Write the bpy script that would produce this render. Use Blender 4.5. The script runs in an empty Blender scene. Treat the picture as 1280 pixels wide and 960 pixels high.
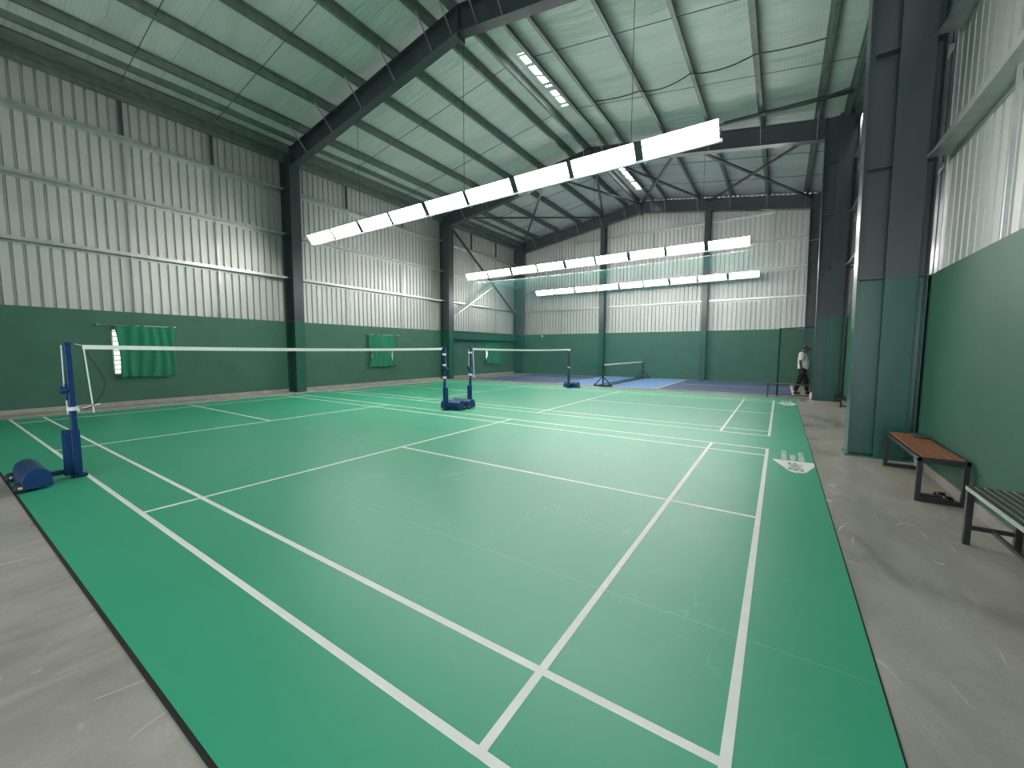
import bpy, bmesh, math, random
from mathutils import Vector, Matrix
random.seed(7)
scn = bpy.context.scene
COL = scn.collection

# ------------------------------------------------------------------ camera, world, exposure
CAM = Vector((13.4747, -1.0488, 1.4917)); YAW, PITCH, ROLL, FPX = .5888, -.0843, .002, 500.8
fw = Vector((-math.sin(YAW), math.cos(YAW), 0)); rt = Vector((math.cos(YAW), math.sin(YAW), 0)); zz = Vector((0, 0, 1))
f2 = fw * math.cos(PITCH) + zz * math.sin(PITCH); u2 = zz * math.cos(PITCH) - fw * math.sin(PITCH)
r3 = rt * math.cos(ROLL) + u2 * math.sin(ROLL); u3 = u2 * math.cos(ROLL) - rt * math.sin(ROLL)
cd = bpy.data.cameras.new('camera'); cam = bpy.data.objects.new('camera', cd); COL.objects.link(cam)
cam.matrix_world = Matrix(((r3.x, u3.x, -f2.x, CAM.x), (r3.y, u3.y, -f2.y, CAM.y), (r3.z, u3.z, -f2.z, CAM.z), (0, 0, 0, 1)))
cd.sensor_fit = 'HORIZONTAL'; cd.sensor_width = 36; cd.lens = 36 * FPX / 1280; cd.clip_start = .05; cd.clip_end = 200
scn.camera = cam
scn.view_settings.view_transform = 'Standard'; scn.view_settings.look = 'None'
scn.view_settings.gamma = 1; scn.view_settings.use_curve_mapping = False
scn.view_settings.exposure = 0.7
LAMP = 27.0          # radiance of the tubes' diffusers
DAY = 6.0            # daylight seen through windows and roof lights
w = bpy.data.worlds.new('sky'); scn.world = w; w.use_nodes = True
bg = w.node_tree.nodes['Background']; bg.inputs[0].default_value = (.86, .93, 1, 1); bg.inputs[1].default_value = 5.2

# ------------------------------------------------------------------ materials
def mat(name, col, rough=.5, metal=0., noise=None, bump=None, spec=.5):
    """noise = (scale, second colour, stretch xyz, detail); bump = (scale, strength)"""
    m = bpy.data.materials.new(name); m.use_nodes = True; nt = m.node_tree; p = nt.nodes['Principled BSDF']
    p.inputs['Base Color'].default_value = (*col, 1); p.inputs['Roughness'].default_value = rough
    p.inputs['Metallic'].default_value = metal; p.inputs['Specular IOR Level'].default_value = spec
    tc = nt.nodes.new('ShaderNodeTexCoord'); geo = nt.nodes.new('ShaderNodeNewGeometry')
    if noise:
        mp = nt.nodes.new('ShaderNodeMapping'); mp.inputs['Scale'].default_value = noise[2]
        nt.links.new(geo.outputs['Position'], mp.inputs[0])
        n = nt.nodes.new('ShaderNodeTexNoise'); n.inputs['Scale'].default_value = noise[0]; n.inputs['Detail'].default_value = noise[3]
        nt.links.new(mp.outputs[0], n.inputs['Vector'])
        r = nt.nodes.new('ShaderNodeValToRGB'); r.color_ramp.elements[0].position = .3; r.color_ramp.elements[1].position = .7
        r.color_ramp.elements[0].color = (*col, 1); r.color_ramp.elements[1].color = (*noise[1], 1)
        nt.links.new(n.outputs[0], r.inputs[0]); nt.links.new(r.outputs[0], p.inputs['Base Color'])
    if bump:
        b = nt.nodes.new('ShaderNodeTexNoise'); b.inputs['Scale'].default_value = bump[0]; b.inputs['Detail'].default_value = 3
        nt.links.new(geo.outputs['Position'], b.inputs['Vector'])
        bp = nt.nodes.new('ShaderNodeBump'); bp.inputs['Strength'].default_value = bump[1]; bp.inputs['Distance'].default_value = .02
        nt.links.new(b.outputs[0], bp.inputs['Height']); nt.links.new(bp.outputs[0], p.inputs['Normal'])
    return m
def emit(name, col, s):
    m = bpy.data.materials.new(name); m.use_nodes = True; p = m.node_tree.nodes['Principled BSDF']
    p.inputs['Base Color'].default_value = (.8, .8, .8, 1)
    p.inputs['Emission Color'].default_value = (*col, 1); p.inputs['Emission Strength'].default_value = s
    return m
def sig(nt, src, a, b, lo=0., hi=1.):
    r = nt.nodes.new('ShaderNodeMapRange'); r.inputs['From Min'].default_value = a; r.inputs['From Max'].default_value = b
    r.inputs['To Min'].default_value = lo; r.inputs['To Max'].default_value = hi
    nt.links.new(src, r.inputs['Value']); return r.outputs[0]
def mth(nt, op, a, b=None, c=None):
    n = nt.nodes.new('ShaderNodeMath'); n.operation = op
    for i, s in enumerate((a, b, c)):
        if s is None: continue
        if isinstance(s, (int, float)): n.inputs[i].default_value = s
        else: nt.links.new(s, n.inputs[i])
    return n.outputs[0]
def nz(nt, vec, scale, detail=4, dist=0., stretch=(1, 1, 1), rot=0):
    mp = nt.nodes.new('ShaderNodeMapping'); mp.inputs['Scale'].default_value = stretch; mp.inputs['Rotation'].default_value = (0, 0, rot)
    nt.links.new(vec, mp.inputs[0])
    n = nt.nodes.new('ShaderNodeTexNoise'); n.inputs['Scale'].default_value = scale; n.inputs['Detail'].default_value = detail
    n.inputs['Distortion'].default_value = dist; nt.links.new(mp.outputs[0], n.inputs['Vector']); return n.outputs[0]
def mixc(nt, fac, a, b):
    n = nt.nodes.new('ShaderNodeMix'); n.data_type = 'RGBA'
    nt.links.new(fac, n.inputs[0])
    for i, s in ((6, a), (7, b)):
        if isinstance(s, tuple): n.inputs[i].default_value = (*s, 1)
        else: nt.links.new(s, n.inputs[i])
    return n.outputs[2]
def thin_lines(nt, vec, scale, width, dist, mask_scale, mlo, mhi, stretch=(1, 1, 1), rot=0):
    a = nz(nt, vec, scale, 1, dist, stretch, rot)
    l = sig(nt, mth(nt, 'ABSOLUTE', mth(nt, 'SUBTRACT', a, .5)), 0, width, 1, 0)
    k = sig(nt, nz(nt, vec, mask_scale, 2), mlo, mhi)
    return mth(nt, 'MULTIPLY', l, k)

M = {}
def concrete():
    m = bpy.data.materials.new('polished_concrete'); m.use_nodes = True; nt = m.node_tree; p = nt.nodes['Principled BSDF']
    pos = nt.nodes.new('ShaderNodeNewGeometry').outputs['Position']
    big = sig(nt, nz(nt, pos, .9, 5, 1.2), .3, .7); mid = sig(nt, nz(nt, pos, 2.6, 7, 2.2, (1, .4, 1), .6), .38, .66)
    c = mixc(nt, big, (.22, .202, .172), (.37, .345, .295))
    f = mth(nt, 'MULTIPLY', mid, .5); c = mixc(nt, f, c, (.46, .43, .375))
    fine = sig(nt, nz(nt, pos, 60, 3), .3, .75, 0, .25); c = mixc(nt, fine, c, (.19, .18, .165))
    s1 = thin_lines(nt, pos, 1.9, .006, .8, 2.6, .55, .62, (1, .4, 1), .5)
    s2 = thin_lines(nt, pos, 2.3, .005, .7, 3.1, .58, .64, (1, .3, 1), 1.3)
    s = mth(nt, 'MULTIPLY', mth(nt, 'MAXIMUM', s1, s2), .7); c = mixc(nt, s, c, (.8, .78, .73))
    nt.links.new(c, p.inputs['Base Color'])
    nt.links.new(sig(nt, big, 0, 1, .26, .4), p.inputs['Roughness']); p.inputs['Specular IOR Level'].default_value = .5
    return m
def vinyl():
    m = bpy.data.materials.new('green_vinyl'); m.use_nodes = True; nt = m.node_tree; p = nt.nodes['Principled BSDF']
    pos = nt.nodes.new('ShaderNodeNewGeometry').outputs['Position']
    sp = nt.nodes.new('ShaderNodeSeparateXYZ'); nt.links.new(pos, sp.inputs[0])
    big = sig(nt, nz(nt, pos, .45, 4, .4), .3, .7)
    c = mixc(nt, big, (.026, .305, .165), (.036, .335, .187))
    # scuffed, chalky wear inside the playing area
    bx = mth(nt, 'MULTIPLY', sig(nt, sp.outputs[0], 2.0, 6.5), sig(nt, sp.outputs[0], 14.2, 12.8))
    by = mth(nt, 'MULTIPLY', sig(nt, sp.outputs[1], -.3, 2.2), sig(nt, sp.outputs[1], 14, 12.5))
    wear = mth(nt, 'MULTIPLY', mth(nt, 'MULTIPLY', bx, by), sig(nt, nz(nt, pos, .8, 6, .8), .25, .75, .15, .85))
    c = mixc(nt, mth(nt, 'MULTIPLY', wear, .55), c, (.10, .36, .215))
    sc = thin_lines(nt, pos, 2.6, .007, 1.5, 1.5, .46, .62, (1, .4, 1), .9)
    sc2 = thin_lines(nt, pos, 3.4, .006, 2., 2.1, .5, .64, (.4, 1, 1), .2)
    c = mixc(nt, mth(nt, 'MULTIPLY', mth(nt, 'MULTIPLY', mth(nt, 'ADD', sc, sc2), wear), .5), c, (.3, .55, .42))
    # welded seams every 1.8 m
    d = mth(nt, 'ABSOLUTE', mth(nt, 'SUBTRACT', mth(nt, 'FRACT', mth(nt, 'DIVIDE', mth(nt, 'ADD', sp.outputs[1], .55 + .9), 1.8)), .5))
    seam = sig(nt, d, .0, .005, .3, 0); c = mixc(nt, seam, c, (.25, .47, .36))
    nt.links.new(c, p.inputs['Base Color']); p.inputs['Roughness'].default_value = .42; p.inputs['Specular IOR Level'].default_value = .5
    b = nt.nodes.new('ShaderNodeBump'); b.inputs['Strength'].default_value = .12; b.inputs['Distance'].default_value = .004
    nt.links.new(nz(nt, pos, 260, 2), b.inputs['Height']); nt.links.new(b.outputs[0], p.inputs['Normal'])
    return m
def insulation():
    m = bpy.data.materials.new('bubble_foil_insulation'); m.use_nodes = True; nt = m.node_tree; p = nt.nodes['Principled BSDF']
    pos = nt.nodes.new('ShaderNodeNewGeometry').outputs['Position']
    sp = nt.nodes.new('ShaderNodeSeparateXYZ'); nt.links.new(pos, sp.inputs[0])
    c = mixc(nt, sig(nt, nz(nt, pos, 1.1, 4, .6, (.5, 2, 1)), .3, .7), (.52, .56, .525), (.62, .66, .62))
    def grid(sock, n): return sig(nt, mth(nt, 'ABSOLUTE', mth(nt, 'SUBTRACT', mth(nt, 'FRACT', mth(nt, 'MULTIPLY', sock, n)), .5)), .38, .5)
    g = mth(nt, 'MAXIMUM', grid(sp.outputs[0], 14), grid(sp.outputs[1], 14)); c = mixc(nt, mth(nt, 'MULTIPLY', g, .3), c, (.30, .35, .32))
    lap = sig(nt, mth(nt, 'ABSOLUTE', mth(nt, 'SUBTRACT', mth(nt, 'FRACT', mth(nt, 'MULTIPLY', mth(nt, 'ADD', sp.outputs[1], mth(nt, 'MULTIPLY', nz(nt, pos, .6), .25)), .8)), .5)), 0, .012, .5, 0)
    c = mixc(nt, lap, c, (.22, .26, .24))
    nt.links.new(c, p.inputs['Base Color']); p.inputs['Roughness'].default_value = .5; p.inputs['Metallic'].default_value = .15
    b = nt.nodes.new('ShaderNodeBump'); b.inputs['Strength'].default_value = .55; b.inputs['Distance'].default_value = .08
    nt.links.new(nz(nt, pos, 1.3, 5, 1.4, (.4, 2.4, 1)), b.inputs['Height']); nt.links.new(b.outputs[0], p.inputs['Normal'])
    return m
def acrylic(name, a, b):
    return mat(name, a, .45, 0, (3, b, (1, 1, 1), 6))
M['concrete'] = concrete(); M['vinyl'] = vinyl(); M['foil'] = insulation()
M['line'] = mat('white_line_paint', (.78, .78, .74), .5, 0, (9, (.72, .72, .67), (1, 1, 1), 5))
M['edge'] = mat('black_edge_tape', (.004, .0045, .0045), .9, 0, (8, (.007, .008, .007), (1, 1, 1), 2))
M['green_wall'] = mat('green_wall_paint', (.034, .118, .080), .55, 0, (1.6, (.044, .138, .095), (1, 1, 1), 6), (90, .15))
M['green_steel'] = mat('green_steel_paint', (.013, .082, .058), .3, 0, (3, (.019, .10, .07), (1, 1, .3), 4))
M['slate'] = mat('slate_steel_primer', (.042, .052, .058), .28, 0, (2.5, (.058, .067, .07), (1, 1, .4), 5))
M['galv'] = mat('galvanised_steel', (.42, .44, .43), .36, .7, (6, (.54, .56, .54), (1, 1, 1), 5))
M['galv_dark'] = mat('galvanised_purlin_steel', (.16, .19, .178), .42, .5, (5, (.22, .255, .24), (1, 1, 1), 5))
M['clad'] = mat('galvalume_sheet', (.49, .495, .475), .5, .5, (.9, (.58, .58, .555), (1, 1, .25), 5))
M['navy'] = mat('navy_powder_coat', (.006, .031, .115), .36, 0, (7, (.009, .042, .145), (1, 1, 1), 4))
M['black'] = mat('black_steel', (.007, .0075, .008), .35, 0, (12, (.012, .012, .013), (1, 1, 1), 3))
M['rubber'] = mat('black_rubber', (.014, .014, .015), .75, 0, (20, (.02, .02, .02), (1, 1, 1), 2))
M['tape'] = mat('white_net_tape', (.82, .83, .80), .7, 0, (30, (.76, .77, .74), (1, 1, 1), 2))
M['cord'] = mat('dark_net_cord', (.03, .05, .045), .8, 0, (30, (.04, .06, .05), (1, 1, 1), 2))
M['teal_cord'] = mat('teal_net_cord', (.03, .20, .19), .8, 0, (30, (.04, .24, .22), (1, 1, 1), 2))
M['rope'] = mat('white_rope', (.8, .8, .78), .8, 0, (60, (.7, .7, .68), (1, 1, 1), 2))
M['cloth'] = mat('green_curtain_cloth', (.008, .17, .085), .8, 0, (2.5, (.012, .21, .105), (1, 1, .4), 5), (220, .2))
M['white'] = mat('white_enamel', (.78, .79, .77), .4, 0, (9, (.72, .73, .71), (1, 1, 1), 3))
M['housing'] = mat('grey_lamp_housing', (.42, .43, .43), .4, .3, (9, (.48, .49, .49), (1, 1, 1), 3))
M['wood'] = mat('brown_bench_wood', (.21, .065, .028), .42, 0, (5, (.34, .125, .055), (14, 1, 1), 6))
M['purple'] = acrylic('blue_violet_court_paint', (.07, .083, .19), (.085, .10, .22))
M['blue'] = acrylic('light_blue_court_paint', (.15, .29, .58), (.18, .33, .62))
M['plinth'] = mat('cement_plaster', (.30, .28, .25), .85, 0, (4, (.40, .37, .33), (1, 1, 1), 8), (40, .4))
M['lamp'] = emit('lit_lamp_diffuser', (1, .985, .95), LAMP)
M['day'] = emit('daylit_pane', (.95, 1, .97), .95)
M['roofday'] = emit('daylit_roof_sheet', (1, .97, .96), DAY)
M['skin'] = mat('brown_skin', (.075, .036, .022), .55, 0, (30, (.09, .045, .028), (1, 1, 1), 3))
M['hair'] = mat('black_hair', (.008, .007, .007), .5, 0, (60, (.018, .016, .015), (1, 1, .2), 3))
M['shirt'] = mat('white_cotton', (.78, .77, .73), .85, 0, (8, (.70, .69, .66), (1, 1, 1), 4), (14, .4))
M['trouser'] = mat('black_trouser_cloth', (.006, .006, .007), .8, 0, (9, (.01, .01, .011), (1, 1, 1), 4), (12, .4))
M['gate_green'] = mat('dark_green_gate_paint', (.008, .045, .034), .8, 0, (6, (.012, .055, .042), (1, 1, 1), 3), spec=.2)
M['pink'] = mat('pink_bottle_plastic', (.82, .50, .50), .35, 0, (8, (.85, .58, .57), (1, 1, 1), 2))
M['pouch'] = mat('dark_green_pouch', (.03, .05, .045), .6, 0, (30, (.045, .07, .06), (1, 1, 1), 3))

# ------------------------------------------------------------------ mesh builder
class MB:
    def __init__(s): s.v = []; s.f = []; s.m = []; s.sm = []
    def add(s, vs, fs, m=0, smooth=False):
        b = len(s.v); s.v += [Vector(p) for p in vs]
        for f in fs: s.f.append([i + b for i in f]); s.m.append(m); s.sm.append(smooth)
        return s
    def box(s, x0, x1, y0, y1, z0, z1, m=0):
        return s.add([(x0, y0, z0), (x1, y0, z0), (x1, y1, z0), (x0, y1, z0), (x0, y0, z1), (x1, y0, z1), (x1, y1, z1), (x0, y1, z1)],
                     [(3, 2, 1, 0), (4, 5, 6, 7), (0, 1, 5, 4), (1, 2, 6, 5), (2, 3, 7, 6), (3, 0, 4, 7)], m)
    def hexa(s, a, b, m=0):     # two quads, bottom a and top b, in the same order
        return s.add(list(a) + list(b), [(3, 2, 1, 0), (4, 5, 6, 7), (0, 1, 5, 4), (1, 2, 6, 5), (2, 3, 7, 6), (3, 0, 4, 7)], m)
    def bar(s, p, q, wd, ht, m=0, up=(0, 0, 1)):
        p, q = Vector(p), Vector(q); d = (q - p).normalized(); up = Vector(up)
        if abs(d.dot(up)) > .98: up = Vector((1, 0, 0))
        x = d.cross(up).normalized() * wd / 2; y = x.cross(d).normalized() * ht / 2
        return s.hexa([p - x - y, p + x - y, p + x + y, p - x + y], [q - x - y, q + x - y, q + x + y, q - x + y], m)
    def tube(s, pts, r, n=8, m=0, caps=True):
        pts = [Vector(p) for p in pts]; rr = r if isinstance(r, (list, tuple)) else [r] * len(pts); vs = []; fs = []
        for i, p in enumerate(pts):
            d = (pts[min(i + 1, len(pts) - 1)] - pts[max(i - 1, 0)]).normalized()
            a = Vector((0, 0, 1)) if abs(d.z) < .9 else Vector((1, 0, 0))
            x = d.cross(a).normalized(); y = x.cross(d).normalized()
            for k in range(n):
                t = 2 * math.pi * k / n; vs.append(p + (x * math.cos(t) + y * math.sin(t)) * rr[i])
        for i in range(len(pts) - 1):
            for k in range(n):
                k2 = (k + 1) % n; fs.append((i * n + k, i * n + k2, (i + 1) * n + k2, (i + 1) * n + k))
        if caps: fs.append(tuple(range(n))[::-1]); fs.append(tuple((len(pts) - 1) * n + k for k in range(n)))
        return s.add(vs, fs, m, n > 6)
    def prism(s, poly, h, m=0):    # poly: list of 3-D points, h: extrusion vector
        h = Vector(h); n = len(poly); a = [Vector(p) for p in poly]; vs = a + [p + h for p in a]
        fs = [tuple(range(n))[::-1], tuple(range(n, 2 * n))] + [(i, (i + 1) % n, n + (i + 1) % n, n + i) for i in range(n)]
        return s.add(vs, fs, m)
    def lathe(s, c, prof, n=14, m=0):
        c = Vector(c); vs = []; fs = []
        for r, z in prof:
            for k in range(n):
                t = 2 * math.pi * k / n; vs.append(c + Vector((r * math.cos(t), r * math.sin(t), z)))
        for i in range(len(prof) - 1):
            for k in range(n): fs.append((i * n + k, i * n + (k + 1) % n, (i + 1) * n + (k + 1) % n, (i + 1) * n + k))
        fs.append(tuple(range(n))[::-1]); fs.append(tuple((len(prof) - 1) * n + k for k in range(n)))
        return s.add(vs, fs, m, True)
    def text(s, body, size, origin, xdir, ydir, m=0, bold=.0, spacing=1., shear=0.):
        cu = bpy.data.curves.new('t', 'FONT'); cu.body = body; cu.size = size; cu.offset = bold; cu.space_character = spacing; cu.shear = shear
        o = bpy.data.objects.new('t', cu); COL.objects.link(o); dg = bpy.context.evaluated_depsgraph_get(); dg.update()
        me = bpy.data.meshes.new_from_object(o.evaluated_get(dg))
        O, X, Y = Vector(origin), Vector(xdir), Vector(ydir)
        s.add([O + X * v.co.x + Y * v.co.y for v in me.vertices], [tuple(p.vertices) for p in me.polygons], m)
        bpy.data.objects.remove(o); bpy.data.curves.remove(cu); bpy.data.meshes.remove(me); return s
ROOT = {}
def mesh_obj(name, mb, mats, off=Vector((0, 0, 0)), bevel=0.):
    me = bpy.data.meshes.new(name); me.from_pydata([tuple(v - off) for v in mb.v], [], mb.f); me.update()
    if not isinstance(mats, (list, tuple)): mats = [mats]
    for x in mats: me.materials.append(M[x])
    me.polygons.foreach_set('material_index', mb.m); me.polygons.foreach_set('use_smooth', mb.sm)
    bm = bmesh.new(); bm.from_mesh(me); bmesh.ops.recalc_face_normals(bm, faces=bm.faces); bm.to_mesh(me); bm.free()
    o = bpy.data.objects.new(name, me); COL.objects.link(o)
    if bevel:
        b = o.modifiers.new('bevel', 'BEVEL'); b.width = bevel; b.segments = 2; b.limit_method = 'ANGLE'
    return o
def thing(name, label, cat, loc, group=None):
    o = bpy.data.objects.new(name, None); o.empty_display_size = .1; COL.objects.link(o); o.location = loc
    o['label'] = label; o['category'] = cat
    if group: o['group'] = group
    ROOT[o] = Vector(loc); return o
def part(name, mb, mats, parent, label=None, bevel=0., kind=None):
    off = ROOT[parent]; o = mesh_obj(name, mb, mats, off, bevel); o.parent = parent; ROOT[o] = off
    if label: o['label'] = label
    if kind: o['kind'] = kind
    return o
def solo(name, mb, mats, label, cat, group=None, bevel=0., kind=None):
    o = mesh_obj(name, mb, mats, bevel=bevel); o['label'] = label; o['category'] = cat; ROOT[o] = Vector((0, 0, 0))
    if group: o['group'] = group
    if kind: o['kind'] = kind
    return o
def struct(name, mb, mats, label=None, cat=None):
    o = mesh_obj(name, mb, mats); o['kind'] = 'structure'; ROOT[o] = Vector((0, 0, 0))
    if label: o['label'] = label
    if cat: o['category'] = cat
    return o

# ------------------------------------------------------------------ dimensions
XL, XR = -1.0, 15.05            # inner faces of the two long masonry walls
YN, YF = -6.0, 21.2             # near wall (behind the camera) and far wall
ZD = 2.48                       # top of the painted masonry
XM, SL = 7.0, .155              # ridge, roof slope
def zr(x, z0): return z0 - SL * abs(x - XM)
Z_SHEET, Z_PB, Z_RB = 9.52, 9.30, 8.72
FR = [6.5, 14.2, 20.95]         # portal frames
WINS = [(1.87, 3.05), (9.86, 11.02), (17.86, 19.0)]; WZ = (.82, 2.03)

# ------------------------------------------------------------------ floor and walls
struct('floor', MB().box(XL - .3, XR + .3, YN - .3, YF + .3, -.2, 0), 'concrete', 'polished grey concrete floor with white scuffs and streaks', 'floor')
wl = MB(); ys = [YN] + [y for a in WINS for y in a] + [YF + .2]
for i in range(0, len(ys), 2): wl.box(XL - .2, XL, ys[i], ys[i + 1], 0, ZD)
for a, b in WINS: wl.box(XL - .2, XL, a, b, 0, WZ[0]); wl.box(XL - .2, XL, a, b, WZ[1], ZD)
wall_left = struct('wall_left', wl, 'green_wall', 'green painted lower wall with three curtained windows', 'wall')
wall_right = struct('wall_right', MB().box(XR, XR + .2, YN, YF + .2, 0, ZD), 'green_wall', 'green painted wall behind the benches', 'wall')
wall_far = struct('wall_far', MB().box(XL - .2, XR + .2, YF, YF + .2, 0, ZD), 'green_wall', 'green painted wall behind the blue pickleball court', 'wall')
wn = MB().box(XL - .2, 9.0, YN - .2, YN, 0, ZD).box(14.9, XR + .2, YN - .2, YN, 0, ZD)  # unseen opening, added to let sky light onto the near floor
wall_near = struct('wall_near', wn, 'green_wall', 'green painted end wall with a wide opening added for daylight', 'wall')
def corr(mb, a, b, ztop, z0, place, pitch=.2, depth=.05):
    """trapezoidal sheet running from a to b; place(s, d, z) -> point; d = offset outwards"""
    pr = []; s = a
    while s < b:
        pr += [(s, 0), (s + .14, 0), (s + .155, depth), (s + .187, depth)]; s += pitch
    pr.append((b, 0)); vs = []; fs = []
    for i, (s, d) in enumerate(pr): vs += [place(s, d, z0), place(s, d, ztop(s))]
    for i in range(len(pr) - 1): fs.append((2 * i, 2 * i + 2, 2 * i + 3, 2 * i + 1))
    return mb.add(vs, fs)
ze = zr(XL - .1, Z_SHEET) + .03
part('cladding', corr(MB(), YN, YF + .15, lambda s: ze, ZD - .02, lambda s, d, z: (XL - .1 - d, s, z)), 'clad', wall_left, 'corrugated silver sheet above green masonry')
part('cladding', corr(MB(), YN, 6.6, lambda s: ze, ZD - .02, lambda s, d, z: (XR + .1 + d, s, z)), 'clad', wall_right, 'corrugated silver sheet above green masonry')
part('shade_sheet', corr(MB(), 6.6, YF + .15, lambda s: ze, ZD - .02, lambda s, d, z: (XR + .1 + d, s, z)), 'slate', wall_right, 'dark stand-in sheet for the unlit gap between the right columns')  # slate colour stands in for the darkness between the right columns
part('cladding', corr(MB(), XL - .15, XR + .15, lambda s: zr(s, Z_SHEET) + .03, ZD - .02, lambda s, d, z: (s, YF + .1 + d, z)), 'clad', wall_far, 'corrugated silver gable sheet above green masonry')
nc = MB(); corr(nc, XL - .15, 9.0, lambda s: zr(s, Z_SHEET) + .03, ZD - .02, lambda s, d, z: (s, YN - .1 - d, z))
corr(nc, 9.0, 14.9, lambda s: zr(s, Z_SHEET) + .03, 4.2, lambda s, d, z: (s, YN - .1 - d, z))
corr(nc, 14.9, XR + .15, lambda s: zr(s, Z_SHEET) + .03, ZD - .02, lambda s, d, z: (s, YN - .1 - d, z))
part('cladding', nc, 'clad', wall_near)
# girts: cold-formed sections on the inside of the sheet
def girt_y(x0, sx, z, y0, y1):          # sx = +1: sheet lies at -x
    g = MB(); xi = x0 + sx * .19
    g.box(min(x0, xi), max(x0, xi), y0, y1, z - .003, z + .003)
    g.box(min(xi, xi - sx * .006), max(xi, xi - sx * .006), y0, y1, z, z + .085)
    g.box(min(x0, x0 + sx * .006), max(x0, x0 + sx * .006), y0, y1, z - .06, z); return g
for z in (3.95, 5.42, 6.9):
    for a, b in ((YN, 6.35), (6.65, 14.05), (14.35, YF)):
        part('girt', girt_y(XL - .095, 1, z, a, b), 'galv', wall_left)
        part('girt', girt_y(XR + .095, -1, z, a, b), 'galv', wall_right)
FC = [4.95, 10.25]
for z in (3.9, 5.2, 6.5, 7.75):
    xs = [XL, FC[0] - .15, FC[0] + .15, FC[1] - .15, FC[1] + .15, XR]
    for i in range(0, 6, 2):
        a, b = xs[i], xs[i + 1]
        if z > 7: a = max(a, .8 + (2.2 if z > 7.5 else 0)) if i == 0 else a; b = min(b, 13.2 - (.2 if z > 7.5 else 0)) if i == 4 else b
        g = MB().box(a, b, YF - .1, YF + .095, z - .003, z + .003).box(a, b, YF - .1, YF - .094, z, z + .085).box(a, b, YF + .089, YF + .095, z - .06, z)
        part('girt', g, 'galv', wall_far)
for y in (.1, 2.4, 4.4, 8.9, 11.7, 16.6, 18.9):
    part('sag_rod', MB().box(XL - .03, XL, y - .012, y + .012, ZD, 6.9), 'galv', wall_left)
    part('sag_rod', MB().box(XR, XR + .03, y - .012, y + .012, ZD, 6.9), 'galv', wall_right)
    part('strut', MB().box(XL - .06, XL - .01, y - .03, y + .03, 6.9, 8.15), 'slate', wall_left)
for x in (2.2, 7.6, 12.9):
    part('sag_rod', MB().box(x - .012, x + .012, YF - .03, YF, ZD, 7.75), 'galv', wall_far)
# diagonal wall bracing in the far bay
part('diagonal_brace', MB().bar((-.72, 14.3, 7.9), (-.72, 20.85, 3.55), .07, .09, up=(1, 0, 0)), 'slate', wall_left)
part('diagonal_brace', MB().bar((-.8, 14.3, 2.95), (-.8, 20.85, 6.7), .07, .09, up=(1, 0, 0)), 'galv', wall_left)
# ledge beam and plinths
struct('trim_1', MB().box(XL, XL + .25, 14.35, 20.8, 2.42, ZD + .02).box(XL + .18, XL + .25, 14.35, 20.8, 2.02, 2.45).box(XL, XL + .25, 14.35, 20.8, 2.02, 2.06), 'green_steel',
       'green painted ledge beam along the left wall of the far bay', 'beam')
struct('baseboard_left', MB().box(XL, XL + .03, YN, YF, 0, .11).box(XL, -.3, YN, 14.2, 0, .015), 'plinth', 'bare cement plinth along the left wall', 'skirting')
struct('baseboard_right', MB().box(XR - .02, XR, YN, YF, 0, .10), 'plinth', 'bare cement plinth along the right wall', 'skirting')
# windows
for i, (a, b) in enumerate(WINS):
    fr = MB(); t = .04
    for q in ((a, a + t, WZ[0], WZ[1]), (b - t, b, WZ[0], WZ[1]), (a, b, WZ[0], WZ[0] + t), (a, b, WZ[1] - t, WZ[1])): fr.box(XL - .14, XL - .04, q[0], q[1], q[2], q[3])
    wo = struct('window_%d' % (i + 1), fr, 'white', ['nearest', 'middle', 'farthest'][i] + ' window in the left wall, daylight behind a green curtain', 'window')
    part('pane', MB().box(XL - .11, XL - .1, a + t, b - t, WZ[0] + t, WZ[1] - t), 'day', wo)
    br = MB(); k = WZ[0] + .14
    while k < WZ[1] - .05: br.box(XL - .085, XL - .07, a + t, b - t, k - .012, k + .012); k += .125
    part('grille', br, 'galv_dark', wo)

# ------------------------------------------------------------------ ceiling
HOLES = [(6.98, 7.36, 8.62, 11.4), (6.98, 7.40, 16.6, 19.6)]
cm = MB(); xs = [XL - .3 + i * .2 for i in range(83)]; xs = sorted(set([round(x, 3) for x in xs if abs(x - 7) > .5] + [6.6, 6.8, 6.98, 7.0, 7.15, 7.36, 7.40, 7.5]))
ysn = sorted(set([round(YN - .3 + i * .3, 3) for i in range(100)] + [8.62, 11.4, 16.6, 19.6])); ysn = [y for y in ysn if y <= YF + .4]
PUR = [-.62, .62, 2.03, 3.45, 4.84, 6.18, 6.82, 7.56, 8.24, 9.77, 11.18, 12.64, 14.05, 14.72]
def sag(x, y):
    for a, b in zip(PUR[:-1], PUR[1:]):
        if a <= x <= b: return .035 * math.sin(math.pi * (x - a) / (b - a)) * (1 + .7 * math.sin(y * 1.7 + a * 3) * math.sin(y * .6 + a))
    return 0
ny = len(ysn)
vs = [(x, y, zr(x, Z_SHEET) - sag(x, y)) for x in xs for y in ysn]; fs = []
for i in range(len(xs) - 1):
    for j in range(ny - 1):
        cx, cy = (xs[i] + xs[i + 1]) / 2, (ysn[j] + ysn[j + 1]) / 2
        if any(h[0] < cx < h[1] and h[2] < cy < h[3] for h in HOLES): continue
        fs.append((i * ny + j, i * ny + j + 1, (i + 1) * ny + j + 1, (i + 1) * ny + j))
cm.add(vs, fs, 0, True)
ceiling = struct('ceiling', cm, 'foil', 'pitched metal roof lined with greenish bubble foil insulation', 'ceiling')
so = ceiling.modifiers.new('thickness', 'SOLIDIFY'); so.thickness = .03; so.offset = 1
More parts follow.
